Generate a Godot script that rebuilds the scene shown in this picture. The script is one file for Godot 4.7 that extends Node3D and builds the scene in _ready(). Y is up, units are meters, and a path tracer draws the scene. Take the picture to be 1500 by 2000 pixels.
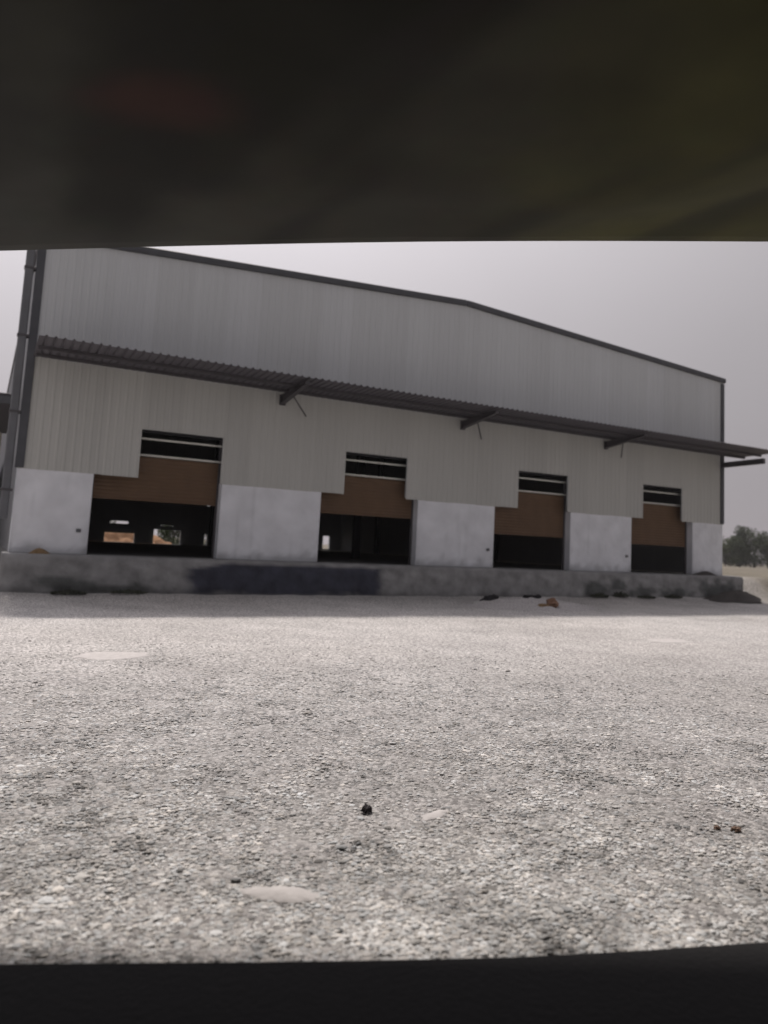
extends Node3D

const PITCH := 6.5          # distance between loading doors
const XL := -1.823          # left corner of the front wall
const XR := 24.743          # right corner
const XM := 11.46           # ridge
const DOCK := 1.0685        # dock height
const WALL_TOP := 3.245     # top of the white wall
const HEAD := 4.546         # head of the openings cut in the cladding
const EAVE := 9.51
const RIDGE := 10.30
const CANOPY := 6.12
const DEPTH := 40.0

var rng := RandomNumberGenerator.new()
var used := {}
var M := {}

# ---------------------------------------------------------------- names and tags
func numbered(n: String) -> String:
	if not used.has(n):
		used[n] = 0
		return n
	used[n] += 1
	return "%s_%03d" % [n, used[n]]

func tag(o: Node, label := "", category := "", group := "", kind := "") -> Node:
	if label != "": o.set_meta("label", label)
	if category != "": o.set_meta("category", category)
	if group != "": o.set_meta("group", group)
	if kind != "": o.set_meta("kind", kind)
	return o

func thing(called: String, at: Vector3, label: String, category: String, group := "") -> Node3D:
	var o := Node3D.new()
	o.name = numbered(called)
	add_child(o)
	o.position = at
	tag(o, label, category, group)
	return o

func obj(called: String, mesh: Mesh, m: Material, parent: Node = self, at := Vector3.ZERO) -> MeshInstance3D:
	var o := MeshInstance3D.new()
	o.mesh = mesh
	o.material_override = m
	o.name = numbered(called) if parent == self else called
	parent.add_child(o, true)
	o.position = at
	return o

# ---------------------------------------------------------------- shapes
func st() -> SurfaceTool:
	var s := SurfaceTool.new()
	s.begin(Mesh.PRIMITIVE_TRIANGLES)
	s.set_smooth_group(-1)
	return s

func done(s: SurfaceTool) -> ArrayMesh:
	s.generate_normals()
	return s.commit()

func tri(s: SurfaceTool, a: Vector3, b: Vector3, c: Vector3) -> void:
	s.add_vertex(a); s.add_vertex(b); s.add_vertex(c)

func quad(s: SurfaceTool, a: Vector3, b: Vector3, c: Vector3, d: Vector3) -> void:
	tri(s, a, b, c); tri(s, a, c, d)

# a box between two corners with chamfered edges
func chamfer(s: SurfaceTool, lo: Vector3, hi: Vector3, r := 0.01, tf := Transform3D.IDENTITY) -> void:
	var c := (lo + hi) / 2.0
	var h := (hi - lo) / 2.0
	r = minf(r, minf(h.x, minf(h.y, h.z)) * 0.9)
	var faces := {}
	for axis in 3:
		for sg in [-1.0, 1.0]:
			var u := (axis + 1) % 3
			var v := (axis + 2) % 3
			var pts := []
			for k in [[-1, -1], [-1, 1], [1, 1], [1, -1]]:
				var p := Vector3.ZERO
				p[axis] = sg * h[axis]
				p[u] = k[0] * (h[u] - r)
				p[v] = k[1] * (h[v] - r)
				pts.append(tf * (c + p))
			if sg < 0: pts.reverse()
			quad(s, pts[0], pts[1], pts[2], pts[3])
	# chamfers along the edges
	for axis in 3:
		var u := (axis + 1) % 3
		var v := (axis + 2) % 3
		for a in [-1.0, 1.0]:
			for b in [-1.0, 1.0]:
				var q := []
				for e in [-1.0, 1.0]:
					var p1 := Vector3.ZERO
					p1[axis] = e * (h[axis] - r); p1[u] = a * h[u]; p1[v] = b * (h[v] - r)
					var p2 := Vector3.ZERO
					p2[axis] = e * (h[axis] - r); p2[u] = a * (h[u] - r); p2[v] = b * h[v]
					q.append(tf * (c + p1)); q.append(tf * (c + p2))
				if a * b > 0: quad(s, q[0], q[1], q[3], q[2])
				else: quad(s, q[1], q[0], q[2], q[3])
	for a in [-1.0, 1.0]:
		for b in [-1.0, 1.0]:
			for d in [-1.0, 1.0]:
				var p := [Vector3(a * h.x, b * (h.y - r), d * (h.z - r)), Vector3(a * (h.x - r), b * h.y, d * (h.z - r)), Vector3(a * (h.x - r), b * (h.y - r), d * h.z)]
				if a * b * d > 0: tri(s, tf * (c + p[0]), tf * (c + p[2]), tf * (c + p[1]))
				else: tri(s, tf * (c + p[0]), tf * (c + p[1]), tf * (c + p[2]))

func block(lo: Vector3, hi: Vector3, r := 0.01) -> ArrayMesh:
	var s := st()
	chamfer(s, lo, hi, r)
	return done(s)

# a bar of rectangular section from a to b
func bar(s: SurfaceTool, a: Vector3, b: Vector3, w: float, h: float, up := Vector3.UP) -> void:
	var d := (b - a)
	var z := d.normalized()
	var x := up.cross(z).normalized()
	var y := z.cross(x)
	chamfer(s, Vector3(-w / 2, -h / 2, -d.length() / 2), Vector3(w / 2, h / 2, d.length() / 2), minf(w, h) * 0.12, Transform3D(Basis(x, y, z), (a + b) / 2))

func tube(s: SurfaceTool, a: Vector3, b: Vector3, r: float, r2 := -1.0, n := 8) -> void:
	if r2 < 0: r2 = r
	var z := (b - a).normalized()
	var x := (Vector3.UP if absf(z.y) < 0.9 else Vector3.RIGHT).cross(z).normalized()
	var y := z.cross(x)
	for k in n:
		var t0 := TAU * k / n
		var t1 := TAU * (k + 1) / n
		var o0 := x * cos(t0) + y * sin(t0)
		var o1 := x * cos(t1) + y * sin(t1)
		quad(s, a + o0 * r, b + o0 * r2, b + o1 * r2, a + o1 * r)
		tri(s, b, b + o1 * r2, b + o0 * r2)
		tri(s, a, a + o0 * r, a + o1 * r)

# trapezoid ribs of pitch 0.2 m: relief at a place along the sheet
func rib_points(x0: float, x1: float, pitch: float, depth: float) -> Array:
	var xs := [x0, x1]
	var k := floori(x0 / pitch) - 1
	while k * pitch < x1:
		for f in [0.0, 0.11, 0.30, 0.41]:
			var x: float = (k + f) * pitch
			if x > x0 + 0.002 and x < x1 - 0.002: xs.append(x)
		k += 1
	xs.sort()
	var out := []
	for x in xs:
		var f: float = fposmod(x / pitch + 0.0001, 1.0)
		var h := 0.0
		if f < 0.11: h = f / 0.11
		elif f < 0.30: h = 1.0
		elif f < 0.41: h = 1.0 - (f - 0.30) / 0.11
		out.append(Vector2(x, h * depth))
	return out

# ribbed sheet in the x-y plane, facing +z
func ribbed(x0: float, x1: float, yb: float, top: Callable, z: float, pitch := 0.2, depth := 0.011) -> ArrayMesh:
	var s := st()
	var p := rib_points(x0, x1, pitch, depth)
	for i in p.size() - 1:
		var a: Vector2 = p[i]
		var b: Vector2 = p[i + 1]
		var ta: float = top.call(a.x)
		var tb: float = top.call(b.x)
		quad(s, Vector3(a.x, yb, z + a.y), Vector3(a.x, ta, z + a.y), Vector3(b.x, tb, z + b.y), Vector3(b.x, yb, z + b.y))
		# 6 mm of thickness at the lower edge
		quad(s, Vector3(a.x, yb, z + a.y - 0.006), Vector3(a.x, yb, z + a.y), Vector3(b.x, yb, z + b.y), Vector3(b.x, yb, z + b.y - 0.006))
	return done(s)

func gable(x: float) -> float:
	return EAVE + (RIDGE - EAVE) * (1.0 - absf(x - XM) / (XR - XM))

# wall in the x-y plane between z0 and z1 with rectangular holes
func holed(x0: float, x1: float, y0: float, top: Callable, z0: float, z1: float, holes: Array) -> ArrayMesh:
	var xs := [x0, x1]
	for h in holes:
		xs.append(h[0]); xs.append(h[1])
	if XM > x0 and XM < x1: xs.append(XM)
	xs.sort()
	var s := st()
	for i in xs.size() - 1:
		var a: float = xs[i]
		var b: float = xs[i + 1]
		if b - a < 0.001: continue
		var spans := [[y0, -1.0]]
		var cut := []
		for h in holes:
			if h[0] <= a + 0.001 and h[1] >= b - 0.001: cut.append([h[2], h[3]])
		cut.sort_custom(func(p, q): return p[0] < q[0])
		var y := y0
		var pieces := []
		for c in cut:
			if c[0] > y + 0.001: pieces.append([y, c[0], c[0]])
			y = maxf(y, c[1])
		pieces.append([y, top.call(a), top.call(b)])
		for p in pieces:
			var q := [Vector3(a, p[0], z1), Vector3(a, p[1], z1), Vector3(b, p[2], z1), Vector3(b, p[0], z1)]
			var r := []
			for v in q: r.append(Vector3(v.x, v.y, z0))
			quad(s, q[0], q[1], q[2], q[3])
			quad(s, r[3], r[2], r[1], r[0])
			for e in 4: quad(s, q[e], r[e], r[(e + 1) % 4], q[(e + 1) % 4])
	return done(s)

# an uneven closed lump
func lump(size: Vector3, sd: int, rough := 0.25, rings := 7, flat := true) -> ArrayMesh:
	var n := FastNoiseLite.new()
	n.seed = sd
	n.frequency = 1.1
	var s := st()
	if not flat: s.set_smooth_group(0)
	var p := func(i: int, j: int) -> Vector3:
		var th := PI * i / rings
		var ph := TAU * (j % (rings * 2)) / (rings * 2)
		var d := Vector3(sin(th) * cos(ph), cos(th), sin(th) * sin(ph))
		return d * (1.0 + rough * 2.0 * n.get_noise_3dv(d * 1.3)) * size
	for i in rings:
		for j in rings * 2:
			var a: Vector3 = p.call(i, j)
			var b: Vector3 = p.call(i, j + 1)
			var c: Vector3 = p.call(i + 1, j + 1)
			var d: Vector3 = p.call(i + 1, j)
			if i > 0: tri(s, a, b, c)
			if i < rings - 1: tri(s, a, c, d)
	return done(s)

# a low heap with an uneven skirt
func heap(rx: float, rz: float, h: float, sd: int, n := 26, power := 1.3) -> ArrayMesh:
	var nz := FastNoiseLite.new()
	nz.seed = sd
	nz.frequency = 0.9
	var fine := FastNoiseLite.new()
	fine.seed = sd + 7
	fine.frequency = 5.0
	var s := st()
	s.set_smooth_group(0)
	var f := func(i: int, j: int) -> Vector3:
		var r := float(i) / n * 1.08
		var ph := TAU * (j % (2 * n)) / (2 * n)
		var e := 1.0 + 0.35 * nz.get_noise_2d(cos(ph) * 1.2, sin(ph) * 1.2)
		var x := cos(ph) * r * rx * e
		var z := sin(ph) * r * rz * e
		var y := h * pow(maxf(0.0, cos(minf(r, 1.0) * PI / 2)), power) * (1.0 + 0.35 * nz.get_noise_2d(x * 1.5, z * 1.5)) + 0.10 * h * fine.get_noise_2d(x, z) * (1.0 - r * 0.7) - 0.06 * maxf(0.0, r - 0.97) / 0.11
		return Vector3(x, y, z)
	for i in n:
		for j in 2 * n:
			var a: Vector3 = f.call(i, j)
			var b: Vector3 = f.call(i, j + 1)
			var c: Vector3 = f.call(i + 1, j + 1)
			var d: Vector3 = f.call(i + 1, j)
			if i > 0: tri(s, a, b, c)
			tri(s, a, c, d)
	return done(s)

# ---------------------------------------------------------------- materials
func noise_image(kind: int, freq: float, sd: int, size := 512, octaves := 4, lo := 0.6, hi := 1.0, gamma := 1.0) -> Image:
	var n := FastNoiseLite.new()
	n.noise_type = kind
	n.seed = sd
	n.frequency = freq
	n.fractal_octaves = octaves
	if kind == FastNoiseLite.TYPE_CELLULAR:
		n.fractal_type = FastNoiseLite.FRACTAL_NONE
		n.cellular_return_type = FastNoiseLite.RETURN_CELL_VALUE
	var im := n.get_seamless_image(size, size)
	im.convert(Image.FORMAT_RGB8)
	for y in size:
		for x in size:
			var v := lo + (hi - lo) * pow(im.get_pixel(x, y).r, gamma)
			im.set_pixel(x, y, Color(v, v, v))
	return im

func tex(im: Image) -> ImageTexture:
	im.generate_mipmaps()
	return ImageTexture.create_from_image(im)

func normal_from(freq: float, sd: int, strength: float, kind := FastNoiseLite.TYPE_SIMPLEX_SMOOTH, size := 512) -> ImageTexture:
	var n := FastNoiseLite.new()
	n.noise_type = kind
	n.seed = sd
	n.frequency = freq
	n.fractal_octaves = 4
	if kind == FastNoiseLite.TYPE_CELLULAR:
		n.fractal_type = FastNoiseLite.FRACTAL_NONE
		n.cellular_return_type = FastNoiseLite.RETURN_DISTANCE2_SUB
	var im := n.get_seamless_image(size, size)
	im.convert(Image.FORMAT_RGBA8)
	im.bump_map_to_normal_map(strength)
	return tex(im)

func mat(linear: Color, rough: float, pattern: Texture2D = null, metres := 1.0, nm: Texture2D = null, nscale := 1.0) -> StandardMaterial3D:
	var m := StandardMaterial3D.new()
	m.albedo_color = linear.linear_to_srgb()
	m.roughness = rough
	m.metallic_specular = 0.4
	if pattern or nm:
		m.uv1_triplanar = true
		m.uv1_world_triplanar = true
		m.uv1_scale = Vector3.ONE / metres
	if pattern: m.albedo_texture = pattern
	if nm:
		m.normal_enabled = true
		m.normal_texture = nm
		m.normal_scale = nscale
	return m

func materials() -> void:
	var S := FastNoiseLite.TYPE_SIMPLEX_SMOOTH
	var blotch := tex(noise_image(S, 0.008, 3, 512, 5, 0.90, 1.0))
	var cast := tex(noise_image(S, 0.012, 19, 512, 5, 0.74, 1.0))
	var stain := tex(noise_image(S, 0.010, 11, 512, 6, 0.45, 1.0, 0.8))
	var soft := tex(noise_image(S, 0.005, 5, 512, 4, 0.90, 1.0))
	var earth := tex(noise_image(S, 0.03, 8, 512, 5, 0.55, 1.0))
	var rough_n := normal_from(0.03, 21, 4.0)
	# streaks that run down the sheets
	var streak := Image.create(512, 512, false, Image.FORMAT_RGB8)
	var sn := FastNoiseLite.new()
	sn.seed = 14
	sn.frequency = 0.02
	sn.fractal_octaves = 4
	for y in 512:
		for x in 512:
			var tx := TAU * x / 512.0
			var v := 0.98 + 0.025 * sn.get_noise_3d(cos(tx) * 160.0, sin(tx) * 160.0, absf(y - 256.0) * 0.10)
			streak.set_pixel(x, y, Color(v, v, v))
	var streaks := tex(streak)
	M.clad = mat(Color(0.565, 0.585, 0.605), 0.45, streaks, 6.0)
	M.clad.metallic_specular = 0.5
	M.clad_b = M.clad.duplicate()
	M.clad_b.albedo_color = Color(0.548, 0.566, 0.585).linear_to_srgb()
	M.clad_c = M.clad.duplicate()
	M.clad_c.roughness = 0.38
	M.clad_c.albedo_color = Color(0.578, 0.598, 0.622).linear_to_srgb()
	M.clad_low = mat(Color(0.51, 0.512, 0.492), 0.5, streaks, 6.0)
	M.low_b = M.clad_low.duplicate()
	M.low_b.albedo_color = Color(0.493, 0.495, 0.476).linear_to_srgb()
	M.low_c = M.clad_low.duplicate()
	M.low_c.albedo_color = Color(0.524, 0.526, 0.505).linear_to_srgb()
	M.white = mat(Color(0.87, 0.895, 0.96), 0.85, blotch, 5.0, rough_n, 0.25)
	M.white.vertex_color_use_as_albedo = true
	M.trim = mat(Color(0.085, 0.088, 0.10), 0.5, soft, 2.0)
	M.pipe = mat(Color(0.15, 0.155, 0.17), 0.5, soft, 2.0)
	M.roof = mat(Color(0.115, 0.108, 0.122), 0.5, streaks, 5.0)
	M.steel = mat(Color(0.085, 0.080, 0.088), 0.55, soft, 2.0)
	M.dark = mat(Color(0.035, 0.036, 0.042), 0.8, soft, 3.0)
	M.brown = mat(Color(0.150, 0.090, 0.052), 0.6, blotch, 2.5)
	M.pale_bar = mat(Color(0.80, 0.80, 0.74), 0.5, soft, 1.0)
	M.concrete = mat(Color(0.37, 0.37, 0.375), 0.95, cast, 4.5, rough_n, 0.5)
	M.concrete.vertex_color_use_as_albedo = true
	M.floor = mat(Color(0.18, 0.18, 0.18), 0.9, blotch, 3.0)
	M.bitumen = mat(Color(0.072, 0.075, 0.098), 0.85, cast, 2.7, rough_n, 0.4)
	M.sand = mat(Color(0.66, 0.63, 0.63), 1.0, earth, 0.8, rough_n, 0.6)
	M.soil = mat(Color(0.12, 0.11, 0.105), 1.0, earth, 0.6, rough_n, 1.0)
	M.orange_soil = mat(Color(0.50, 0.29, 0.17), 1.0, earth, 1.5, rough_n, 0.8)
	M.orange = mat(Color(0.36, 0.21, 0.14), 0.95, earth, 0.25, rough_n, 0.8)
	M.tan = mat(Color(0.40, 0.27, 0.15), 0.95, earth, 0.4, rough_n, 0.8)
	M.scrap = mat(Color(0.03, 0.028, 0.032), 0.85, earth, 0.3)
	M.mortar = mat(Color(0.52, 0.495, 0.485), 0.95, blotch, 0.6, rough_n, 0.4)
	M.dark_stone = mat(Color(0.085, 0.075, 0.08), 0.9, earth, 0.1)
	M.red_stone = mat(Color(0.30, 0.20, 0.15), 0.95, earth, 0.1)
	M.white_stone = mat(Color(0.72, 0.72, 0.70), 0.95, earth, 0.2)
	M.bark = mat(Color(0.10, 0.08, 0.06), 0.95, earth, 0.5)
	M.added_sheet = mat(Color(1, 1, 1), 0.8, cast, 7.0)  # added roof and its sheets; vertex colours carry screen reflections
	M.added_sheet.vertex_color_use_as_albedo = true
	M.added_black = mat(Color(0.009, 0.0085, 0.0095), 0.9, blotch, 0.7, rough_n, 0.5)  # near-black for the added floor that stands in for a screen band
	M.leaf = StandardMaterial3D.new()
	M.leaf.vertex_color_use_as_albedo = true
	M.leaf.roughness = 0.8
	M.weed = M.leaf.duplicate()
	# gravel yard: stone-sized cells with dark gaps
	var cells := noise_image(FastNoiseLite.TYPE_CELLULAR, 0.075, 31, 1024, 1, 0.62, 1.0)
	M.ground = mat(Color(1, 1, 1), 1.0, tex(cells), 1.9, normal_from(0.075, 31, 7.0, FastNoiseLite.TYPE_CELLULAR, 1024), 0.7)
	M.ground.vertex_color_use_as_albedo = true
	M.stones = StandardMaterial3D.new()
	M.stones.vertex_color_use_as_albedo = true
	M.stones.roughness = 0.95
	M.stones.metallic_specular = 0.3

# ---------------------------------------------------------------- ground
var hills_noise := FastNoiseLite.new()
var tone_noise := FastNoiseLite.new()
var stain_noise := FastNoiseLite.new()

func ground_y(x: float, z: float) -> float:
	var y := 0.020 * hills_noise.get_noise_2d(x, z) + 0.012 * hills_noise.get_noise_2d(x * 4.0, z * 4.0)
	var bank := clampf(1.0 - (z - 0.9) / 2.6, 0.0, 1.0) * clampf((z + 45.0) / 4.0, 0.0, 1.0)
	var side := clampf((x - 8.0) / 16.0, 0.0, 1.0)
	# the made-up ground beside the warehouse stands almost as high as the dock
	y += 0.80 * smoothstep(24.7, 25.6, x) * (1.0 - smoothstep(0.3, 2.6, z + 0.4 * hills_noise.get_noise_2d(x, 5.0)))
	y += bank * bank * (0.13 + 0.10 * side + 0.05 * hills_noise.get_noise_2d(x * 1.7, 40.0))
	return y

func tone(x: float, z: float) -> Color:
	var t := tone_noise.get_noise_2d(x, z)
	var f := tone_noise.get_noise_2d(x * 5.0 + 50.0, z * 5.0)
	# paler towards the dock, greyer on the near side of the yard
	var v := lerpf(0.66, 0.45, smoothstep(9.5, 17.0, z + 5.0 * t)) * (1.0 + 0.22 * t + 0.16 * f)
	var warm := 0.5 + 0.5 * tone_noise.get_noise_2d(x * 0.6 - 90.0, z * 0.6)
	# darker brown beyond the gravelled yard: vignette and shade put into the colour
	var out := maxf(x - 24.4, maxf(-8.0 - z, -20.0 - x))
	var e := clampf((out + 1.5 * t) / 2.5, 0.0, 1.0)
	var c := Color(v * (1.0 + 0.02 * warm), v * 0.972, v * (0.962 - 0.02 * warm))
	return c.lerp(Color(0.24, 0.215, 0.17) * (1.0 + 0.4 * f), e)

func axis(lo: float, hi: float, step: float, far: float) -> Array:
	var a := []
	var x := lo
	while x <= hi + 0.001:
		a.append(x)
		x += step
	var d := step
	x = hi
	while x < far:
		d *= 1.5
		x += d
		a.append(x)
	d = step
	x = lo
	while x > -far:
		d *= 1.5
		x -= d
		a.push_front(x)
	return a

func build_ground() -> void:
	var xs := axis(-9.0, 34.0, 0.25, 900.0)
	var zs := axis(-3.0, 24.0, 0.25, 900.0)
	var verts := PackedVector3Array()
	var norms := PackedVector3Array()
	var cols := PackedColorArray()
	var idx := PackedInt32Array()
	for z in zs:
		for x in xs:
			verts.append(Vector3(x, ground_y(x, z), z))
			var e := 0.1
			norms.append(Vector3(ground_y(x - e, z) - ground_y(x + e, z), 2 * e, ground_y(x, z - e) - ground_y(x, z + e)).normalized())
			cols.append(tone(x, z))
	var w := xs.size()
	for j in zs.size() - 1:
		for i in w - 1:
			var a := j * w + i
			idx.append_array([a, a + 1, a + w + 1, a, a + w + 1, a + w])
	var arr := []
	arr.resize(Mesh.ARRAY_MAX)
	arr[Mesh.ARRAY_VERTEX] = verts
	arr[Mesh.ARRAY_NORMAL] = norms
	arr[Mesh.ARRAY_COLOR] = cols
	arr[Mesh.ARRAY_INDEX] = idx
	var am := ArrayMesh.new()
	am.add_surface_from_arrays(Mesh.PRIMITIVE_TRIANGLES, arr)
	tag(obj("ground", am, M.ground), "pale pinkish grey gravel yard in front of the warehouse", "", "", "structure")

# a stone of some twenty faces
func stone_mesh() -> ArrayMesh:
	var n := FastNoiseLite.new()
	n.seed = 77
	n.frequency = 0.9
	var s := st()
	var f := func(i: int, j: int) -> Vector3:
		var th := PI * i / 4
		var ph := TAU * (j % 6) / 6 + 0.4 * (i % 2)
		var d := Vector3(sin(th) * cos(ph), cos(th) * 0.62, sin(th) * sin(ph))
		return d * (1.0 + 0.5 * n.get_noise_3dv(d * 2.0 + Vector3(3, 1, 7)))
	for i in 4:
		for j in 6:
			var a: Vector3 = f.call(i, j)
			var b: Vector3 = f.call(i, j + 1)
			var c: Vector3 = f.call(i + 1, j + 1)
			var d: Vector3 = f.call(i + 1, j)
			if i > 0: tri(s, a, b, c)
			if i < 3: tri(s, a, c, d)
	return done(s)

func build_gravel() -> void:
	rng.seed = 4242
	var clump := FastNoiseLite.new()
	clump.seed = 12
	clump.frequency = 4.5
	clump.fractal_octaves = 3
	var places := []
	# stones lie thickest where the viewer can tell them apart
	for k in 260000:
		var d := 2.7 * exp(rng.randf() * 1.75)
		var a := rng.randf_range(-0.22, 1.18)
		var p := Vector2(-2.5 + d * sin(a), 22.3 - d * cos(a))
		if p.y < 3.6 or rng.randf() > (14.0 - d) / 6.0: continue
		# thin and thick drifts, and worn tracks where the dust shows
		var drift := 0.80 + 1.1 * tone_noise.get_noise_2d(p.x * 2.2 + 11.0, p.y * 2.2)
		var track := minf(absf(p.x * 0.42 + p.y * 0.30 - 7.1), absf(p.x * 0.42 + p.y * 0.30 - 7.75))
		drift *= clampf(0.45 + track * 2.2, 0.0, 1.0)
		if rng.randf() > drift: continue
		places.append(p)
	var mm := MultiMesh.new()
	mm.transform_format = MultiMesh.TRANSFORM_3D
	mm.use_colors = true
	mm.mesh = stone_mesh()
	mm.instance_count = places.size()
	for i in places.size():
		var p: Vector2 = places[i]
		var r := 0.0045 + 0.011 * pow(rng.randf(), 3.2)
		if rng.randf() < 0.010: r *= 1.7
		var b := Basis.from_euler(Vector3(rng.randf_range(-0.4, 0.4), rng.randf() * TAU, rng.randf_range(-0.4, 0.4))).scaled(Vector3(r * rng.randf_range(0.8, 1.6), r * rng.randf_range(0.45, 0.85), r * rng.randf_range(0.8, 1.5)))
		mm.set_instance_transform(i, Transform3D(b, Vector3(p.x, ground_y(p.x, p.y) + r * rng.randf_range(-0.25, 0.35), p.y)))
		var v := 0.43 * (1.0 + 0.55 * clump.get_noise_2d(p.x, p.y) + 0.5 * tone_noise.get_noise_2d(p.x * 6.0, p.y * 6.0)) + 0.07 * rng.randfn()
		if rng.randf() < 0.03: v = 0.18
		v = clampf(v, 0.08, 0.82)
		var w := rng.randf_range(-0.03, 0.05)
		mm.set_instance_color(i, Color(v * (1.0 + w), v * 0.995, v * (0.985 - w)))
	var g := MultiMeshInstance3D.new()
	g.multimesh = mm
	g.material_override = M.stones
	g.name = numbered("gravel")
	add_child(g)
	tag(g, "loose pale grey stones strewn over the yard", "gravel", "", "stuff")

# ---------------------------------------------------------------- warehouse
func opening(i: int) -> Array:
	return [[0.1716, 0.5181], [1.1139, 1.4526], [2.1506, 2.4989], [3.0913, 3.4283]][i]

func build_warehouse() -> void:
	var wh := thing("warehouse", Vector3.ZERO, "large grey gabled warehouse with four loading doors and a long canopy", "warehouse")
	var dw := 0.5262
	# the white masonry between the doors
	var xa := XL
	for i in 5:
		var xb := XR if i == 4 else i * PITCH
		obj("wall_pier", pier_mesh(xa, xb), M.white, wh)
		xa = (i + dw) * PITCH
	# inner lining that the front sheets are screwed to
	var holes := []
	for i in 4:
		var o := opening(i)
		holes.append([o[0] * PITCH, o[1] * PITCH, WALL_TOP - 0.02, HEAD])
	var lining := obj("gable_wall", holed(XL, XR, WALL_TOP + 0.003, gable_under, -0.06, -0.012, holes), M.clad, wh)
	# cladding, sheet by sheet: lower course up to the canopy, upper course above it
	var cuts := []
	var x := XL
	while x < XR - 0.05:
		cuts.append(x)
		x += 1.0
	cuts.append(XR)
	for i in 4:
		for e in opening(i): cuts.append(e * PITCH)
	cuts.sort()
	var n := 0
	for i in cuts.size() - 1:
		var a: float = cuts[i]
		var b: float = cuts[i + 1]
		if b - a < 0.01: continue
		var mid := (a + b) / 2
		var yb := WALL_TOP - 0.045 + 0.006 * sin(i * 2.7)
		for k in 4:
			var o := opening(k)
			if mid > o[0] * PITCH and mid < o[1] * PITCH: yb = HEAD
		n += 1
		obj("cladding_sheet", ribbed(a, b, yb, func(_x): return CANOPY + 0.10, 0.004 + 0.003 * (n % 2)), [M.clad_low, M.low_b, M.low_c, M.clad_low, M.low_c][(n * 3 + n / 4) % 5], lining)
	x = XL
	n = 0
	while x < XR - 0.05:
		var b := minf(x + 1.0, XR)
		obj("cladding_sheet", ribbed(x, b, CANOPY + 0.04, gable_under, 0.014 + 0.003 * (n % 2)), [M.clad, M.clad_c, M.clad_b, M.clad, M.clad_b][(n * 3 + n / 4) % 5], lining)
		n += 1
		x = b
	# dark flashing along the gable
	for sgn in [-1.0, 1.0]:
		var s := st()
		var a := Vector3(XM + sgn * 0.002, RIDGE - 0.10, -0.02)
		var b := Vector3(XM + sgn * (XR - XM + 0.10), EAVE - 0.105, -0.02)
		bar(s, a, b, 0.24, 0.21, Vector3.UP)
		obj("edge_flashing", done(s), M.trim, wh)
	# corner trims and the downpipes
	obj("corner_trim", block(Vector3(XL - 0.05, WALL_TOP - 0.03, -0.20), Vector3(XL + 0.15, EAVE - 0.25, 0.062), 0.01), M.trim, wh)
	obj("corner_trim", block(Vector3(XR - 0.16, WALL_TOP - 0.03, -0.20), Vector3(XR + 0.04, EAVE - 0.25, 0.062), 0.01), M.trim, wh)
	var pipe := obj("downpipe", block(Vector3(XL - 0.30, 1.9, -0.12), Vector3(XL - 0.10, EAVE - 0.2, 0.10), 0.03), M.pipe, wh)
	for y in [2.6, 4.6, 6.6, 8.4]:
		obj("clip", block(Vector3(XL - 0.32, y, -0.14), Vector3(XL - 0.05, y + 0.06, 0.12), 0.008), M.steel, pipe)
	# side walls, back wall with its openings, roof
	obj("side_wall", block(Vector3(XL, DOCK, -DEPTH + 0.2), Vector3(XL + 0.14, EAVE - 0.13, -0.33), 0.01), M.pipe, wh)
	obj("side_wall", block(Vector3(XR - 0.14, DOCK, -DEPTH + 0.2), Vector3(XR, EAVE - 0.13, -0.33), 0.01), M.clad, wh)
	obj("back_wall", holed(XL, XR, DOCK, gable_under, -DEPTH, -DEPTH + 0.18, [[5.6, 7.7, 1.08, 1.75], [5.9, 7.2, 2.46, 2.64], [9.1, 11.1, 1.08, 2.15], [9.6, 10.5, 2.42, 2.52], [13.0, 13.22, 4.2, 4.7], [12.95, 13.15, 1.15, 1.95], [23.0, 23.6, 1.2, 2.3]]), M.clad, wh)
	for sgn in [-1.0, 1.0]:
		var s := st()
		var hx := XR - XM + 0.05
		var p := [Vector3(XM, RIDGE - 0.02, 0.08), Vector3(XM + sgn * hx, EAVE - 0.03, 0.08), Vector3(XM + sgn * hx, EAVE - 0.13, 0.08), Vector3(XM, RIDGE - 0.12, 0.08)]
		var q := []
		for v in p: q.append(Vector3(v.x, v.y, -DEPTH - 0.2))
		for v in range(4): quad(s, p[v], p[(v + 1) % 4], q[(v + 1) % 4], q[v])
		quad(s, p[3], p[2], p[1], p[0])
		quad(s, q[0], q[1], q[2], q[3])
		obj("roof", done(s), M.roof, wh)
	obj("floor", block(Vector3(XL, 0.1, -DEPTH), Vector3(XR, DOCK - 0.004, -0.05), 0.01), M.floor, wh)
	# steel columns inside
	for i in range(1, 5):
		for xc in [XL + 0.45, XM, XR - 0.45]:
			obj("column", block(Vector3(xc - 0.15, DOCK, -i * 8.0 - 0.15), Vector3(xc + 0.15, EAVE - 0.2, -i * 8.0 + 0.15), 0.01), M.dark, wh)
	# doors: brown roller shutters half way up, with pale bars above standing in for daylight gaps
	var low := [2.63, 2.63, 2.30, 2.22]
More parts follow.
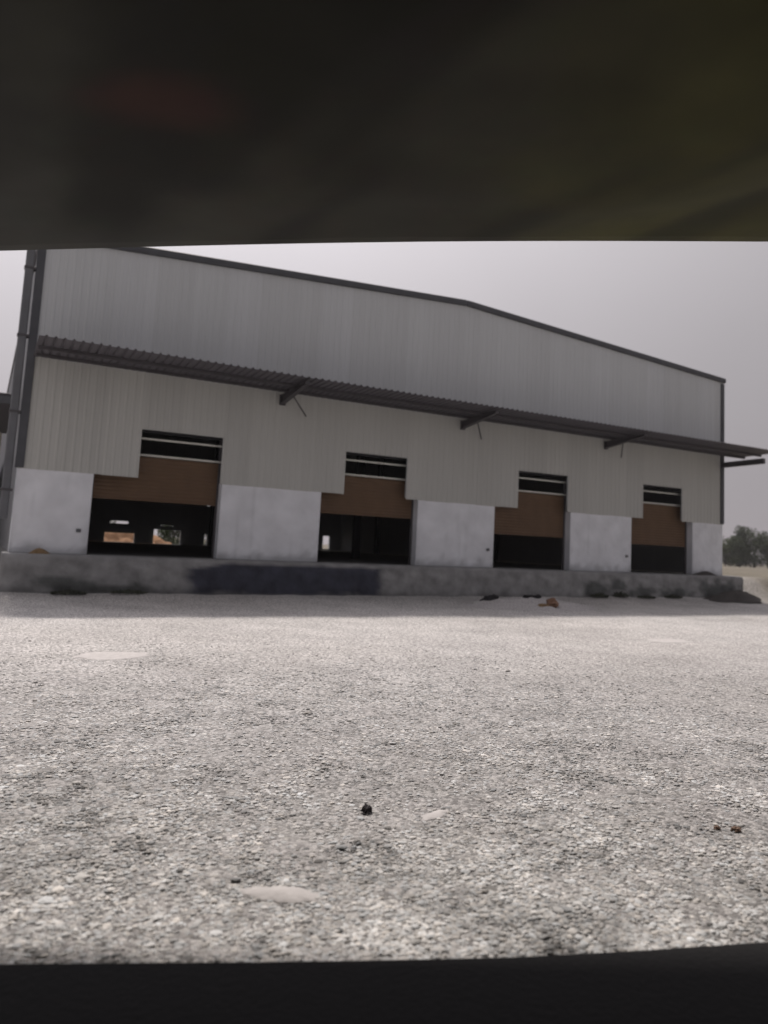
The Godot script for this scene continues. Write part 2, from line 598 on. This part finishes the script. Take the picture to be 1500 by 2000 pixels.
	for i in 4:
		var x0: float = i * PITCH - 0.05
		var x1: float = (i + dw) * PITCH + 0.05
		var s := st()
		var y: float = low[i]
		while y < 3.80:
			var y2 := minf(y + 0.105, 3.82)
			# a curved slat
			var prof := [Vector2(y, -0.362), Vector2(y + 0.02, -0.353), Vector2((y + y2) / 2, -0.350), Vector2(y2 - 0.02, -0.353), Vector2(y2, -0.362)]
			for k in 4:
				var a: Vector2 = prof[k]
				var b: Vector2 = prof[k + 1]
				quad(s, Vector3(x0, a.x, a.y), Vector3(x0, b.x, b.y), Vector3(x1, b.x, b.y), Vector3(x1, a.x, a.y))
			quad(s, Vector3(x0, y, -0.39), Vector3(x1, y, -0.39), Vector3(x1, y2, -0.39), Vector3(x0, y2, -0.39))
			y = y2
		chamfer(s, Vector3(x0, low[i] - 0.05, -0.40), Vector3(x1, low[i] + 0.005, -0.335), 0.008)
		var sh := obj("shutter", done(s), M.brown, wh)
		for sx in [x0 + 0.02, x1 - 0.10]:
			obj("guide", block(Vector3(sx, DOCK, -0.42), Vector3(sx + 0.08, 4.9, -0.325), 0.006), M.steel, sh)
		obj("pale_bar", block(Vector3(x0, 3.835, -0.36), Vector3(x1, 3.89, -0.30), 0.01), M.pale_bar, wh)
		obj("pale_bar", block(Vector3(x0, 4.30, -0.36), Vector3(x1, 4.355, -0.30), 0.01), M.pale_bar, wh)
		obj("lintel", block(Vector3(x0, 4.50, -0.40), Vector3(x1, 4.95, -0.28), 0.01), M.dark, wh)
		if i != 1:
			obj("switch_box", block(Vector3(x0 - 0.26, 1.64, 0.0), Vector3(x0 - 0.14, 1.73, 0.05), 0.012), M.pipe, wh)
	# dock: rough cast concrete, with a dark coating on part of its face
	obj("dock", dock_mesh(), M.concrete, wh)
	# the front canopy
	var purlins := st()
	for pz in [0.45, 1.25]:
		var py := canopy_y(pz) - 0.045
		chamfer(purlins, Vector3(XL + 0.15, py - 0.04, pz - 0.03), Vector3(XR + 0.85, py + 0.04, pz + 0.03), 0.006)
	var can := obj("canopy", done(purlins), M.steel, wh)
	tag(can, "long dark ribbed canopy projecting above the loading doors")
	x = XL + 0.10
	n = 0
	while x < XR + 0.85:
		var b := minf(x + 1.0, XR + 0.9)
		obj("roof_sheet", canopy_sheet(x, b, 0.003 * (n % 2)), M.roof, can)
		n += 1
		x = b
	for bx in [5.05, XM + 0.05, 18.05, XR - 0.1]:
		obj("bracket", bracket_mesh(bx), M.steel, can)
		if bx < XR - 1.0 and bx > 0.0:
			var s := st()
			tube(s, Vector3(bx + 0.05, canopy_y(0.9) - 0.30, 0.9), Vector3(bx + 0.75, 5.48, 0.10), 0.022)
			obj("brace", done(s), M.steel, can)

# plastered pier: its face carries the splash dirt along the dock, scuffs at the edges and a few runs
func pier_mesh(xa: float, xb: float) -> ArrayMesh:
	var s := st()
	s.set_color(Color(0.92, 0.92, 0.92))
	chamfer(s, Vector3(xa, DOCK + 0.002, -0.32), Vector3(xb, WALL_TOP, -0.006), 0.012)
	var nx := ceili((xb - xa) / 0.09)
	var ny := 26
	var lo := Vector2(xa + 0.008, DOCK + 0.004)
	var hi := Vector2(xb - 0.008, WALL_TOP - 0.006)
	var point := func(i: int, j: int) -> Vector3:
		var x := lerpf(lo.x, hi.x, float(i) / nx)
		var y := lerpf(lo.y, hi.y, float(j) / ny)
		return Vector3(x, y, 0.005 * stain_noise.get_noise_2d(x * 0.9, y * 0.9) - 0.001)
	var dirt := func(p: Vector3) -> Color:
		var up := p.y - DOCK
		var n := stain_noise.get_noise_2d(p.x * 2.2 + 20.0, p.y * 2.2)
		var splash := (1.0 - smoothstep(0.0, 0.32, up + 0.30 * n)) * 0.30
		var edge := (1.0 - smoothstep(0.0, 0.16, minf(p.x - xa, xb - p.x) + 0.16 * n)) * 0.12 * (1.0 - smoothstep(0.6, 1.5, up))
		var runs := smoothstep(0.30, 0.60, stain_noise.get_noise_2d(p.x * 6.0, p.y * 0.25 + 9.0)) * 0.10
		var k := 1.0 - splash - edge - runs - 0.04 * maxf(0.0, n)
		return Color(k, k * 0.992, k * 0.98)
	for i in nx:
		for j in ny:
			var q := [point.call(i, j), point.call(i, j + 1), point.call(i + 1, j + 1), point.call(i + 1, j)]
			for k in [0, 1, 2, 0, 2, 3]:
				s.set_color(dirt.call(q[k]))
				s.add_vertex(q[k])
	return done(s)

func gable_under(x: float) -> float:
	return gable(x) - 0.135

func canopy_y(z: float) -> float:
	return CANOPY + 0.035 * z

func canopy_sheet(x0: float, x1: float, lift: float) -> ArrayMesh:
	var s := st()
	var p := rib_points(x0, x1, 0.2, 0.036)
	for i in p.size() - 1:
		var a: Vector2 = p[i]
		var b: Vector2 = p[i + 1]
		for t in [0.0, 0.008]:
			var q := [Vector3(a.x, canopy_y(0.03) + a.y + lift + t, 0.03), Vector3(b.x, canopy_y(0.03) + b.y + lift + t, 0.03), Vector3(b.x, canopy_y(2.2) + b.y + lift + t, 2.2), Vector3(a.x, canopy_y(2.2) + a.y + lift + t, 2.2)]
			if t > 0: quad(s, q[0], q[1], q[2], q[3])
			else: quad(s, q[3], q[2], q[1], q[0])
		quad(s, Vector3(a.x, canopy_y(2.2) + a.y + lift, 2.2), Vector3(a.x, canopy_y(2.2) + a.y + lift + 0.008, 2.2), Vector3(b.x, canopy_y(2.2) + b.y + lift + 0.008, 2.2), Vector3(b.x, canopy_y(2.2) + b.y + lift, 2.2))
	return done(s)

# tapered beam of I section that carries the canopy
func bracket_mesh(x: float) -> ArrayMesh:
	var s := st()
	var y0 := canopy_y(0.04) - 0.10
	var y1 := canopy_y(2.1) - 0.10
	var corner := x > XR - 1.0
	var d0 := 0.25
	var d1 := 0.05
	if corner:
		y0 -= 0.20; y1 -= 0.24; d0 = 0.20; d1 = 0.20
	var web := [Vector2(0.04, y0), Vector2(2.1, y1), Vector2(2.1, y1 - d1), Vector2(0.04, y0 - d0)]
	for sx in [-0.008, 0.008]:
		var q := []
		for w in web: q.append(Vector3(x + sx, w.y, w.x))
		if sx > 0: quad(s, q[0], q[1], q[2], q[3])
		else: quad(s, q[3], q[2], q[1], q[0])
	bar(s, Vector3(x, y0, 0.04), Vector3(x, y1, 2.1), 0.15, 0.014)
	bar(s, Vector3(x, y0 - d0, 0.04), Vector3(x, y1 - d1, 2.1), 0.15, 0.014)
	chamfer(s, Vector3(x - 0.075, y1 - d1, 2.09), Vector3(x + 0.075, y1, 2.105), 0.003)
	chamfer(s, Vector3(x - 0.10, y0 - d0 - 0.05, 0.036), Vector3(x + 0.10, y0 + 0.02, 0.056), 0.003)
	return done(s)

func dock_mesh() -> ArrayMesh:
	var n := FastNoiseLite.new()
	n.seed = 51
	n.frequency = 0.8
	n.fractal_octaves = 4
	var s := st()
	s.set_smooth_group(0)
	var prof := [Vector2(-0.04, DOCK), Vector2(0.45, DOCK - 0.004), Vector2(0.84, DOCK - 0.012), Vector2(0.885, DOCK - 0.035), Vector2(0.90, DOCK - 0.09), Vector2(0.905, 0.91), Vector2(0.905, 0.84), Vector2(0.905, 0.77), Vector2(0.905, 0.68), Vector2(0.905, 0.58), Vector2(0.905, 0.48), Vector2(0.905, 0.38), Vector2(0.905, 0.28), Vector2(0.905, 0.18), Vector2(0.905, 0.08), Vector2(0.91, -0.1)]
	var f := func(i: int, j: int) -> Vector3:
		var x := minf(XL - 0.15 + j * 0.08, XR + 0.15)
		var p: Vector2 = prof[i]
		var e := 0.035 * n.get_noise_3d(x * 1.5, p.y * 4.0, p.x * 2.0) if i > 0 else 0.0
		if i > 2 and absf(fposmod(x + 0.6, 3.25) - 1.6) < 0.05: e -= 0.022
		return Vector3(x, p.y + e * (0.7 if i < 5 else 0.0), p.x + e)
	var m := ceili((XR - XL + 0.3) / 0.08)
	for j in m:
		for i in prof.size() - 1:
			var q := [f.call(i, j), f.call(i, j + 1), f.call(i + 1, j + 1), f.call(i + 1, j)]
			for k in [0, 1, 2, 0, 2, 3]:
				s.set_color(dock_stain(q[k].x, q[k].y))
				s.add_vertex(q[k])
	s.set_color(Color(1, 1, 1))
	for j in [0, m]:
		for i in prof.size() - 1:
			var a: Vector3 = f.call(i, j)
			var b: Vector3 = f.call(i + 1, j)
			quad(s, a, b, Vector3(b.x, b.y, -0.04), Vector3(a.x, a.y, -0.04))
	return done(s)

# dark washes of tar and damp on the face of the dock
func dock_stain(x: float, y: float) -> Color:
	var n := stain_noise.get_noise_2d(x * 1.3, y * 2.2)
	var wob := 0.10 * n
	var long := smoothstep(2.25, 2.75, x + wob * 3.0) * (1.0 - smoothstep(8.05, 8.40, x + wob * 2.0))
	var top := 0.80 + 0.16 * clampf((x - 2.7) / 0.7, 0.0, 1.0) + wob * 0.5
	long *= (1.0 - smoothstep(top - 0.06, top + 0.05, y)) * smoothstep(0.10, 0.20, y + wob)
	var c := Color(1, 1, 1).lerp(Color(0.20, 0.21, 0.285), long)
	var damp := 0.0
	for b in [[-0.5, 0.33, 0.9, 0.22], [0.95, 0.22, 1.0, 0.14], [16.8, 0.45, 0.8, 0.24], [17.9, 0.55, 0.6, 0.26], [19.4, 0.40, 1.2, 0.20], [21.2, 0.4, 1.0, 0.16], [23.6, 0.55, 1.5, 0.36]]:
		var q := Vector2((x - b[0]) / b[2], (y - b[1]) / b[3]).length() + n * 0.9
		damp = maxf(damp, 1.0 - smoothstep(0.45, 1.15, q))
	c = c.lerp(Color(0.45, 0.47, 0.46), damp)
	# splash line along the foot
	var foot := (1.0 - smoothstep(0.05, 0.42, y + 0.25 * n)) * 0.35
	return c * (1.0 - foot)

# ---------------------------------------------------------------- neighbours
func build_side_shed() -> void:
	var o := thing("side_shed", Vector3(-2.35, 0, -17.0), "low grey metal shed behind the left corner of the warehouse", "shed")
	obj("wall", block(Vector3(-7.0, 0, -14.0), Vector3(0.05, 4.6, 0.0), 0.02), M.pipe, o)
	obj("roof", block(Vector3(-7.3, 4.61, -14.3), Vector3(0.2, 4.78, 0.5), 0.02), M.steel, o)
	var c := thing("side_canopy", Vector3(-2.0, 0, -6.2), "grey lean-to roof along the left side wall of the warehouse", "canopy")
	obj("roof_sheet", block(Vector3(-2.4, 5.96, -11.5), Vector3(0.16, 6.04, 0.0), 0.01), M.roof, c)
	obj("edge_beam", block(Vector3(-2.4, 5.70, -0.10), Vector3(0.16, 5.95, 0.02), 0.01), M.pipe, c)
	obj("post", block(Vector3(-0.16, 0.0, -11.2), Vector3(-0.02, 5.95, -11.06), 0.01), M.pale_bar, c)
	obj("post", block(Vector3(-2.3, 0.0, -11.2), Vector3(-2.16, 5.95, -11.06), 0.01), M.pale_bar, c)

func foliage(s: SurfaceTool, c: Vector3, r: Vector3, count: int, leaf: float, base: Color) -> void:
	for k in count:
		var d := Vector3(rng.randfn(), rng.randfn(), rng.randfn()).normalized() * pow(rng.randf(), 0.45)
		var p := c + d * r
		var a := Vector3(rng.randfn(), rng.randfn() * 0.6, rng.randfn()).normalized() * leaf * rng.randf_range(0.6, 1.3)
		var b := Vector3(rng.randfn(), rng.randfn(), rng.randfn()).normalized() * leaf * rng.randf_range(0.5, 1.0)
		var v := rng.randf_range(0.65, 1.35)
		s.set_color(Color(base.r * v, base.g * v, base.b * v))
		tri(s, p - a, p + b, p + a)
		tri(s, p - a, p + a, p - b * 0.6)

func make_tree(called: String, h: float, spread: float, sd: int, base: Color, label: String, group: String) -> Node3D:
	rng.seed = sd
	var o := thing(called, Vector3.ZERO, label, "tree", group)
	var s := st()
	var top := Vector3(rng.randf_range(-0.3, 0.3), h * 0.55, rng.randf_range(-0.3, 0.3))
	tube(s, Vector3(0, -0.3, 0), top, h * 0.03, h * 0.015)
	for k in 5:
		var a := TAU * k / 5 + rng.randf()
		tube(s, top * rng.randf_range(0.5, 0.95), Vector3(cos(a) * spread * 0.6, h * rng.randf_range(0.55, 0.85), sin(a) * spread * 0.6), h * 0.011, h * 0.004, 5)
	obj("trunk", done(s), M.bark, o)
	s = st()
	for k in 9:
		var a := rng.randf() * TAU
		var q := sqrt(rng.randf()) * 0.62
		var y := rng.randf_range(0.34, 0.86)
		var rr := spread * rng.randf_range(0.36, 0.52) * (1.15 - 0.5 * absf(y - 0.6))
		foliage(s, Vector3(cos(a) * spread * q, h * y, sin(a) * spread * q), Vector3(rr, rr * 0.75, rr), 420, 0.20, base * rng.randf_range(0.75, 1.25))
	for k in 5:
		var a := rng.randf() * TAU
		foliage(s, Vector3(cos(a) * spread * 0.6, h * 0.2, sin(a) * spread * 0.6), Vector3(spread * 0.4, h * 0.2, spread * 0.4), 260, 0.20, base * 0.9)
	obj("crown", done(s), M.leaf, o)
	return o

func build_trees() -> void:
	var sorts := [[7.4, 3.6, Color(0.045, 0.072, 0.018)], [8.8, 3.9, Color(0.040, 0.064, 0.018)], [6.3, 4.1, Color(0.054, 0.080, 0.018)]]
	var proto := []
	# along the far edge of the plot, from beyond the right corner round to the back
	# x, z, sort, turn, size
	var spots := [
		[129.0, -84.6, 2, 0.3, 0.95], [130.4, -82.4, 1, 1.2, 0.80], [133.0, -84.5, 2, 2.2, 0.92], [132.7, -80.6, 1, 2.9, 1.0], [134.4, -78.6, 0, 4.0, 0.93],
		[136.6, -76.0, 2, 5.1, 1.05], [138.0, -71.5, 1, 0.9, 0.9], [141.0, -67.0, 0, 1.7, 1.1], [142.5, -60.5, 2, 3.4, 1.0], [126.0, -90.5, 1, 3.0, 0.95], [121.5, -96.0, 0, 5.5, 1.0],
		[16.0, -66.0, 0, 0.0, 0.62], [31.0, -95.0, 2, 1.0, 0.9], [19.5, -71.0, 1, 2.0, 0.6], [10.5, -90.0, 2, 2.5, 0.85]]
	var texts := [
		"low broad green tree just beyond the right corner of the warehouse", "slim dark tree next to the warehouse corner, first of the taller crowns", "broad green tree set back behind the two rounded crowns",
		"tallest dark rounded tree at the right end of the view", "medium olive tree closing the tree line at the right edge",
		"wide olive tree further along the tree line", "dark tree further along the tree line, behind the wide one", "tall olive tree further along the tree line", "last wide tree of the far tree line",
		"dark tree hidden behind the warehouse corner", "olive tree hidden behind the warehouse", "small olive tree seen through the back openings", "wide tree behind the warehouse back wall", "dark tree behind the warehouse back wall", "wide green tree behind the orange earth bank"]
	for i in spots.size():
		var p = spots[i]
		var o: Node3D
		if i < 3:
			var c = sorts[p[2]] if i != 2 else sorts[0]
			c = [sorts[2], sorts[1], sorts[0]][i]
			o = make_tree("tree", c[0], c[1], 900 + i, c[2], texts[i], "trees beyond the plot")
			proto.append(o)
		else:
			o = proto[[2, 1, 0][p[2]]].duplicate()
			o.name = numbered("tree")
			add_child(o)
			o.set_meta("label", texts[i])
		o.position = Vector3(p[0], ground_y(p[0], p[1]), p[1])
		o.rotation.y = p[3]
		o.scale = Vector3.ONE * p[4]

func weed(at: Vector3, rx: float, h: float, sd: int, label: String) -> void:
	rng.seed = sd
	var s := st()
	for k in int(260 * rx / 0.4):
		var a := rng.randf() * TAU
		var q := sqrt(rng.randf())
		var root := Vector3(cos(a) * q * rx, 0, sin(a) * q * 0.22)
		var lean := Vector3(rng.randfn() * 0.25, 0, rng.randfn() * 0.25) * h
		var hh := h * rng.randf_range(0.45, 1.0) * (1.15 - 0.6 * q)
		var tip := root + lean + Vector3(0, hh, 0)
		var side := Vector3(rng.randfn(), 0, rng.randfn()).normalized() * rng.randf_range(0.012, 0.03)
		var v := rng.randf_range(0.6, 1.4)
		s.set_color(Color(0.060 * v, 0.066 * v, 0.048 * v))
		var mid := root + lean * 0.35 + Vector3(0, hh * 0.6, 0)
		tri(s, root, mid - side, tip)
		tri(s, root, tip, mid + side)
	tag(obj("weed_clump", done(s), M.weed, self, at), label, "weeds", "weeds along the foot of the dock")

func build_small_things() -> void:
	# along the foot of the dock
	weed(Vector3(-0.45, ground_y(-0.45, 1.1), 1.12), 0.42, 0.16, 31, "low dark weeds at the dock foot near the left corner")
	weed(Vector3(0.95, ground_y(0.95, 1.1), 1.12), 0.45, 0.13, 32, "low dark weeds at the dock foot below the first door")
	weed(Vector3(16.9, ground_y(16.9, 1.1), 1.12), 0.36, 0.20, 33, "dark weeds at the dock foot right of the third door")
	weed(Vector3(17.9, ground_y(17.9, 1.1), 1.12), 0.30, 0.26, 34, "tallest tuft of weeds at the dock foot between the third and fourth doors")
	weed(Vector3(19.2, ground_y(19.2, 1.1), 1.12), 0.40, 0.15, 35, "dark weeds at the dock foot just left of the fourth door")
	weed(Vector3(20.6, ground_y(20.6, 1.1), 1.12), 0.42, 0.17, 36, "dark weeds at the dock foot below the fourth door")
	tag(obj("soil_mound", heap(1.6, 0.6, 0.36, 71, 26, 1.2), M.soil, self, Vector3(23.7, 0.16, 1.45)), "dark earth mound against the dock at its right end", "mound")
	tag(obj("soil_heap", heap(0.75, 0.22, 0.17, 72), M.soil, self, Vector3(23.2, DOCK - 0.01, 0.42)), "small dark heap lying on the dock right of the fourth door", "heap")
	var tan_heap := tag(obj("earth_heap", heap(0.26, 0.18, 0.14, 73), M.tan, self, Vector3(-1.15, DOCK - 0.01, 0.38)), "small orange brown heap on the dock at the left corner", "heap")
	# sand heap with rubbish on it
	tag(obj("sand_heap", heap(2.3, 1.35, 0.26, 75, 40, 1.1), M.sand, self, Vector3(12.2, 0.0, 3.1)), "low pale sand heap in front of the third door", "sand heap")
	var s := st()
	s.append_from(lump(Vector3(0.30, 0.09, 0.16), 5, 0.35), 0, Transform3D.IDENTITY)
	s.append_from(lump(Vector3(0.16, 0.10, 0.12), 6, 0.35), 0, Transform3D(Basis.IDENTITY, Vector3(0.12, 0.06, 0.02)))
	tag(obj("dark_rag", done(s), M.scrap, self, Vector3(11.15, 0.17, 2.55)), "crumpled dark rag at the left side of the sand heap", "rag")
	s = st()
	s.append_from(lump(Vector3(0.34, 0.06, 0.14), 8, 0.3), 0, Transform3D(Basis.from_euler(Vector3(0, 0.2, -0.05)), Vector3.ZERO))
	s.append_from(lump(Vector3(0.14, 0.075, 0.12), 9, 0.3), 0, Transform3D(Basis.IDENTITY, Vector3(0.24, 0.0, 0.04)))
	tag(obj("dark_sack", done(s), M.scrap, self, Vector3(12.55, 0.28, 2.75)), "flat dark sack lying on top of the sand heap", "sack")
	tag(obj("earth_clod", lump(Vector3(0.20, 0.15, 0.16), 15, 0.4), M.orange, self, Vector3(12.35, 0.16, 4.05)), "orange brown clod at the front of the sand heap", "clod")
	tag(obj("earth_clod", lump(Vector3(0.17, 0.07, 0.13), 18, 0.4), M.tan, self, Vector3(12.02, 0.11, 4.05)), "flat dull brown clod touching the orange one", "clod")
	tag(obj("pale_stone", lump(Vector3(0.15, 0.05, 0.10), 12, 0.3), M.white_stone, self, Vector3(10.55, 0.07, 2.75)), "white stone on the ground left of the dark rag", "stone")
	# nearer the viewer
	tag(obj("dark_stone", lump(Vector3(0.033, 0.027, 0.030), 22, 0.5), M.dark_stone, self, Vector3(-0.28, ground_y(-0.28, 17.82) + 0.018, 17.82)), "single near black stone in the middle of the gravel", "stone")
	var patches := [
		[Vector3(-1.14, 0.0, 18.72), 0.185, 0.085, 0.022, 0.62, "flat pale mortar patch in the gravel near the viewer"],
		[Vector3(-0.75, 0.0, 10.95), 0.50, 0.36, 0.022, 0.0, "pale mortar patch farther out on the left of the yard"],
		[Vector3(9.75, 0.0, 11.0), 0.55, 0.34, 0.022, 0.0, "pale mortar patch far out on the right of the yard"],
		[Vector3(0.10, 0.0, 18.02), 0.14, 0.05, 0.014, -0.4, "small pale mortar crumb patch right of the near black stone"]]
	for i in patches.size():
		var p = patches[i]
		var at: Vector3 = p[0]
		at.y = ground_y(at.x, at.z) - 0.002
		var o := obj("mortar_patch", heap(p[1], p[2], p[3], 81 + i, 18, 0.6), M.mortar, self, at)
		o.rotation.y = -p[4]
		tag(o, p[5], "mortar patch", "mortar patches on the gravel")
	var reds := [[1.65, 19.0, 0.026, "dull red stone in the gravel at the right edge of the view"], [1.56, 18.93, 0.018, "smaller dull red stone beside the larger red one"]]
	for i in reds.size():
		var r = reds[i]
		tag(obj("red_stone", lump(Vector3(r[2] * 1.2, r[2] * 0.7, r[2]), 40 + i, 0.45), M.red_stone, self, Vector3(r[0], ground_y(r[0], r[1]) + r[2] * 0.4, r[1])), r[3], "stone", "reddish stones in the gravel")
	# what shows through the back of the warehouse
	tag(obj("earth_bank", heap(9.0, 3.5, 2.3, 91, 30), M.orange_soil, self, Vector3(6.5, -0.1, -49.0)), "orange earth bank seen through the openings in the back wall", "earth bank")

# ---------------------------------------------------------------- added dark roof and floor, standing in for screen bands
func build_added_shelter() -> void:
	var o := thing("added_shelter", Vector3.ZERO, "added dark olive roof standing in for the black screen band across the top of the view", "added_shelter")
	var a := Vector3(-2.571, 3.459, 16.554)
	var along := Vector3(4.887, 0.5305, 2.194)
	var unit := Vector3(along.x, 0, along.z).normalized()
	var back := Vector3(-unit.z, 0, unit.x)
	var n := FastNoiseLite.new()
	n.seed = 17
	n.frequency = 0.22
	n.fractal_octaves = 3
	var nu := 150
	var nv := 90
	var f := func(i: int, j: int) -> Vector3:
		var t := lerpf(-1.15, 2.15, float(i) / nu)
		var d := 10.0 * j / nv
		var p := a + along * t + back * d
		# slantwise folds, shaped after slanting screen reflections
		var fold := sin((t * 5.6 - d * 0.55) * 3.1 + 1.5 * n.get_noise_2d(t * 3.0, d)) * 0.035 + n.get_noise_2d(t * 5.6, d * 1.2) * 0.10
		p.y += fold * clampf(d / 0.8, 0.0, 1.0) + 0.03 * sin(clampf(t, 0.0, 1.0) * PI) - 0.10 * sin(clampf(d / 10.0, 0.0, 1.0) * PI)
		return p
	# screen reflections put into the colour: olive and grey ends, red-brown mark, dark streaks
	var reflection_tint := func(i: int, j: int) -> Color:
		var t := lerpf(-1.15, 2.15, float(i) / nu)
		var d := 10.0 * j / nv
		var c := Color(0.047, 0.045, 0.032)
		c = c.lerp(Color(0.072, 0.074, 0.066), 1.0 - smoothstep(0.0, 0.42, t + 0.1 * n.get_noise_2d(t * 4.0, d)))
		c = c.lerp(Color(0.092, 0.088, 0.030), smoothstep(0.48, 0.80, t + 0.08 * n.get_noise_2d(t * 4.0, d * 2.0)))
		var dark_streak := smoothstep(0.05, 0.45, n.get_noise_2d((t * 5.6 - d * 0.55) * 3.0, d * 0.5 + 30.0))
		c = c * (1.0 - 0.55 * dark_streak)
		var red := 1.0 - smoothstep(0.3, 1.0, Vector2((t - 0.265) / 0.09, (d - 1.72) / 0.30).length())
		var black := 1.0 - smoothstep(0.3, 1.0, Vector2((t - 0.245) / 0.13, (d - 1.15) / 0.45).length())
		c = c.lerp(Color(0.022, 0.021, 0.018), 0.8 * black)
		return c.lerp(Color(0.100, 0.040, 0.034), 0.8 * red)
	var s := st()
	s.set_smooth_group(0)
	var up := Vector3(0, 0.03, 0)
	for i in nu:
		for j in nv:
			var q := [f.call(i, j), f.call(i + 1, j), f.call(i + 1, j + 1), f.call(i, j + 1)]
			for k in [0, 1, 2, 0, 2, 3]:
				s.set_color(reflection_tint.call(i + [0, 1, 1, 0][k], j + [0, 0, 1, 1][k]))
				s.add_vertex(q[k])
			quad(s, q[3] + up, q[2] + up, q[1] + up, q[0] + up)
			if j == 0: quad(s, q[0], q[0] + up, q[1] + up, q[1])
	obj("roof_sheet", done(s), M.added_sheet, o)
	# unseen sheets added at the back and far sides to block light inside
	for side in 3:
		s = st()
		s.set_color(Color(0.05, 0.047, 0.034))
		for k in 30:
			var e := []
			for m in [k, k + 1]:
				var p: Vector3
				if side == 0: p = f.call(m * 5, nv)
				elif side == 1: p = f.call(0, 15 + roundi(m * 75.0 / 30))
				else: p = f.call(nu, 15 + roundi(m * 75.0 / 30))
				e.append(p + Vector3(0, -0.01, 0))
			quad(s, Vector3(e[0].x, 0.07, e[0].z), e[0], e[1], Vector3(e[1].x, 0.07, e[1].z))
		obj("added_side_sheet" if side > 0 else "added_back_sheet", done(s), M.added_sheet, o)
	for k in [[1, 2], [nu - 1, 2], [1, nv - 1], [nu - 1, nv - 1]]:
		var p: Vector3 = f.call(k[0], k[1])
		s = st()
		tube(s, Vector3(p.x, 0.0, p.z), p - Vector3(0, 0.005, 0), 0.04)
		obj("post", done(s), M.steel, o)
	# added near-black floor, standing in for the lower screen band
	var line := [Vector2(-9.0, 15.9), Vector2(-2.30, 18.96), Vector2(-1.47, 19.33), Vector2(-1.03, 19.52), Vector2(-0.57, 19.71), Vector2(-0.06, 19.89), Vector2(0.50, 20.07), Vector2(7.0, 22.0)]
	s = st()
	var away := Vector2(-0.38, 0.92) * 9.0
	for i in line.size() - 1:
		var p: Vector2 = line[i]
		var q: Vector2 = line[i + 1]
		quad(s, Vector3(p.x, 0.06, p.y), Vector3(q.x, 0.06, q.y), Vector3(q.x + away.x, 0.06, q.y + away.y), Vector3(p.x + away.x, 0.06, p.y + away.y))
		quad(s, Vector3(p.x, -0.05, p.y), Vector3(q.x, -0.05, q.y), Vector3(q.x, 0.06, q.y), Vector3(p.x, 0.06, p.y))
	tag(obj("added_floor", done(s), M.added_black), "added near black floor standing in for the black screen band along the bottom of the view", "", "", "structure")

# ----------------------------------------------------------------
func build_sky() -> ImageTexture:
	# thin bright overcast, brightest round the veiled sun
	var w := 512
	var h := 256
	var n := FastNoiseLite.new()
	n.seed = 9
	n.frequency = 1.3
	n.fractal_octaves = 4
	var im := Image.create(w, h, false, Image.FORMAT_RGBF)
	var sun := Vector3(0.0, sin(deg_to_rad(59.0)), -cos(deg_to_rad(59.0)))
	for y in h:
		var th := PI * (y + 0.5) / h
		for x in w:
			var ph := TAU * (x + 0.5) / w
			var d := Vector3(sin(th) * sin(ph), cos(th), -sin(th) * cos(ph))
			var ang := rad_to_deg(d.angle_to(sun))
			var v := 0.27 + 1.35 * exp(-pow(ang / 37.0, 2.0))
			v *= 1.0 + 0.05 * n.get_noise_3dv(d * 1.5)
			var low := pow(1.0 - clampf(d.y, 0.0, 1.0), 6.0)
			im.set_pixel(x, y, Color(v * (1.0 + 0.02 * low), v * (0.95 - 0.015 * low), v * (0.995 - 0.015 * low)))
	return ImageTexture.create_from_image(im)

func _ready() -> void:
	# camera
	var cam := Camera3D.new()
	cam.name = "camera"
	add_child(cam)
	cam.projection = Camera3D.PROJECTION_FRUSTUM
	cam.keep_aspect = Camera3D.KEEP_HEIGHT
	cam.near = 0.1
	cam.far = 2500.0
	cam.size = 2000.0 / 1513.14 * cam.near
	cam.frustum_offset = Vector2((750.0 - 837.4) / 1513.14, (900.1 - 1000.0) / 1513.14) * cam.near
	cam.position = Vector3(-2.5175, 1.628, 22.3033)
	cam.basis = Basis.from_euler(Vector3(0.1127, -0.52, 0.0455), EULER_ORDER_YXZ)
	var lens := CameraAttributesPhysical.new()
	lens.frustum_near = 0.1
	lens.frustum_far = 2500.0
	lens.frustum_focal_length = 50.0
	lens.exposure_aperture = 2.1
	lens.frustum_focus_distance = 7.0
	var env := Environment.new()
	# sky
	env.background_mode = Environment.BG_SKY
	var sky := Sky.new()
	var pano := PanoramaSkyMaterial.new()
	pano.panorama = build_sky()
	sky.sky_material = pano
	env.sky = sky
	env.tonemap_mode = Environment.TONE_MAPPER_LINEAR
	env.tonemap_exposure = 1.1
	# thin haze, added to lift the dark tones
	env.fog_enabled = true
	env.fog_density = 0.0004
	env.fog_light_color = Color(0.86, 0.85, 0.87)
	env.sdfgi_enabled = true
	env.ssao_enabled = true
	env.ssil_enabled = true
	var world := WorldEnvironment.new()
	world.name = "world"
	world.environment = env
	add_child(world)
	cam.attributes = lens
	# sun, behind the warehouse and veiled
	var sun := DirectionalLight3D.new()
	sun.name = "sun"
	add_child(sun)
	sun.look_at_from_position(Vector3.ZERO, Vector3(0.0, -sin(deg_to_rad(59.0)), cos(deg_to_rad(59.0))))
	sun.light_energy = 1.0
	sun.light_color = Color(1.0, 0.965, 0.93)
	sun.light_angular_distance = 4.0
	sun.shadow_enabled = true

	hills_noise.seed = 2
	hills_noise.frequency = 0.35
	tone_noise.seed = 6
	tone_noise.frequency = 0.16
	tone_noise.fractal_octaves = 4
	stain_noise.seed = 63
	stain_noise.frequency = 0.8
	stain_noise.fractal_octaves = 5
	materials()
	build_ground()
	build_warehouse()
	build_side_shed()
	build_added_shelter()
	build_trees()
	build_small_things()
	build_gravel()
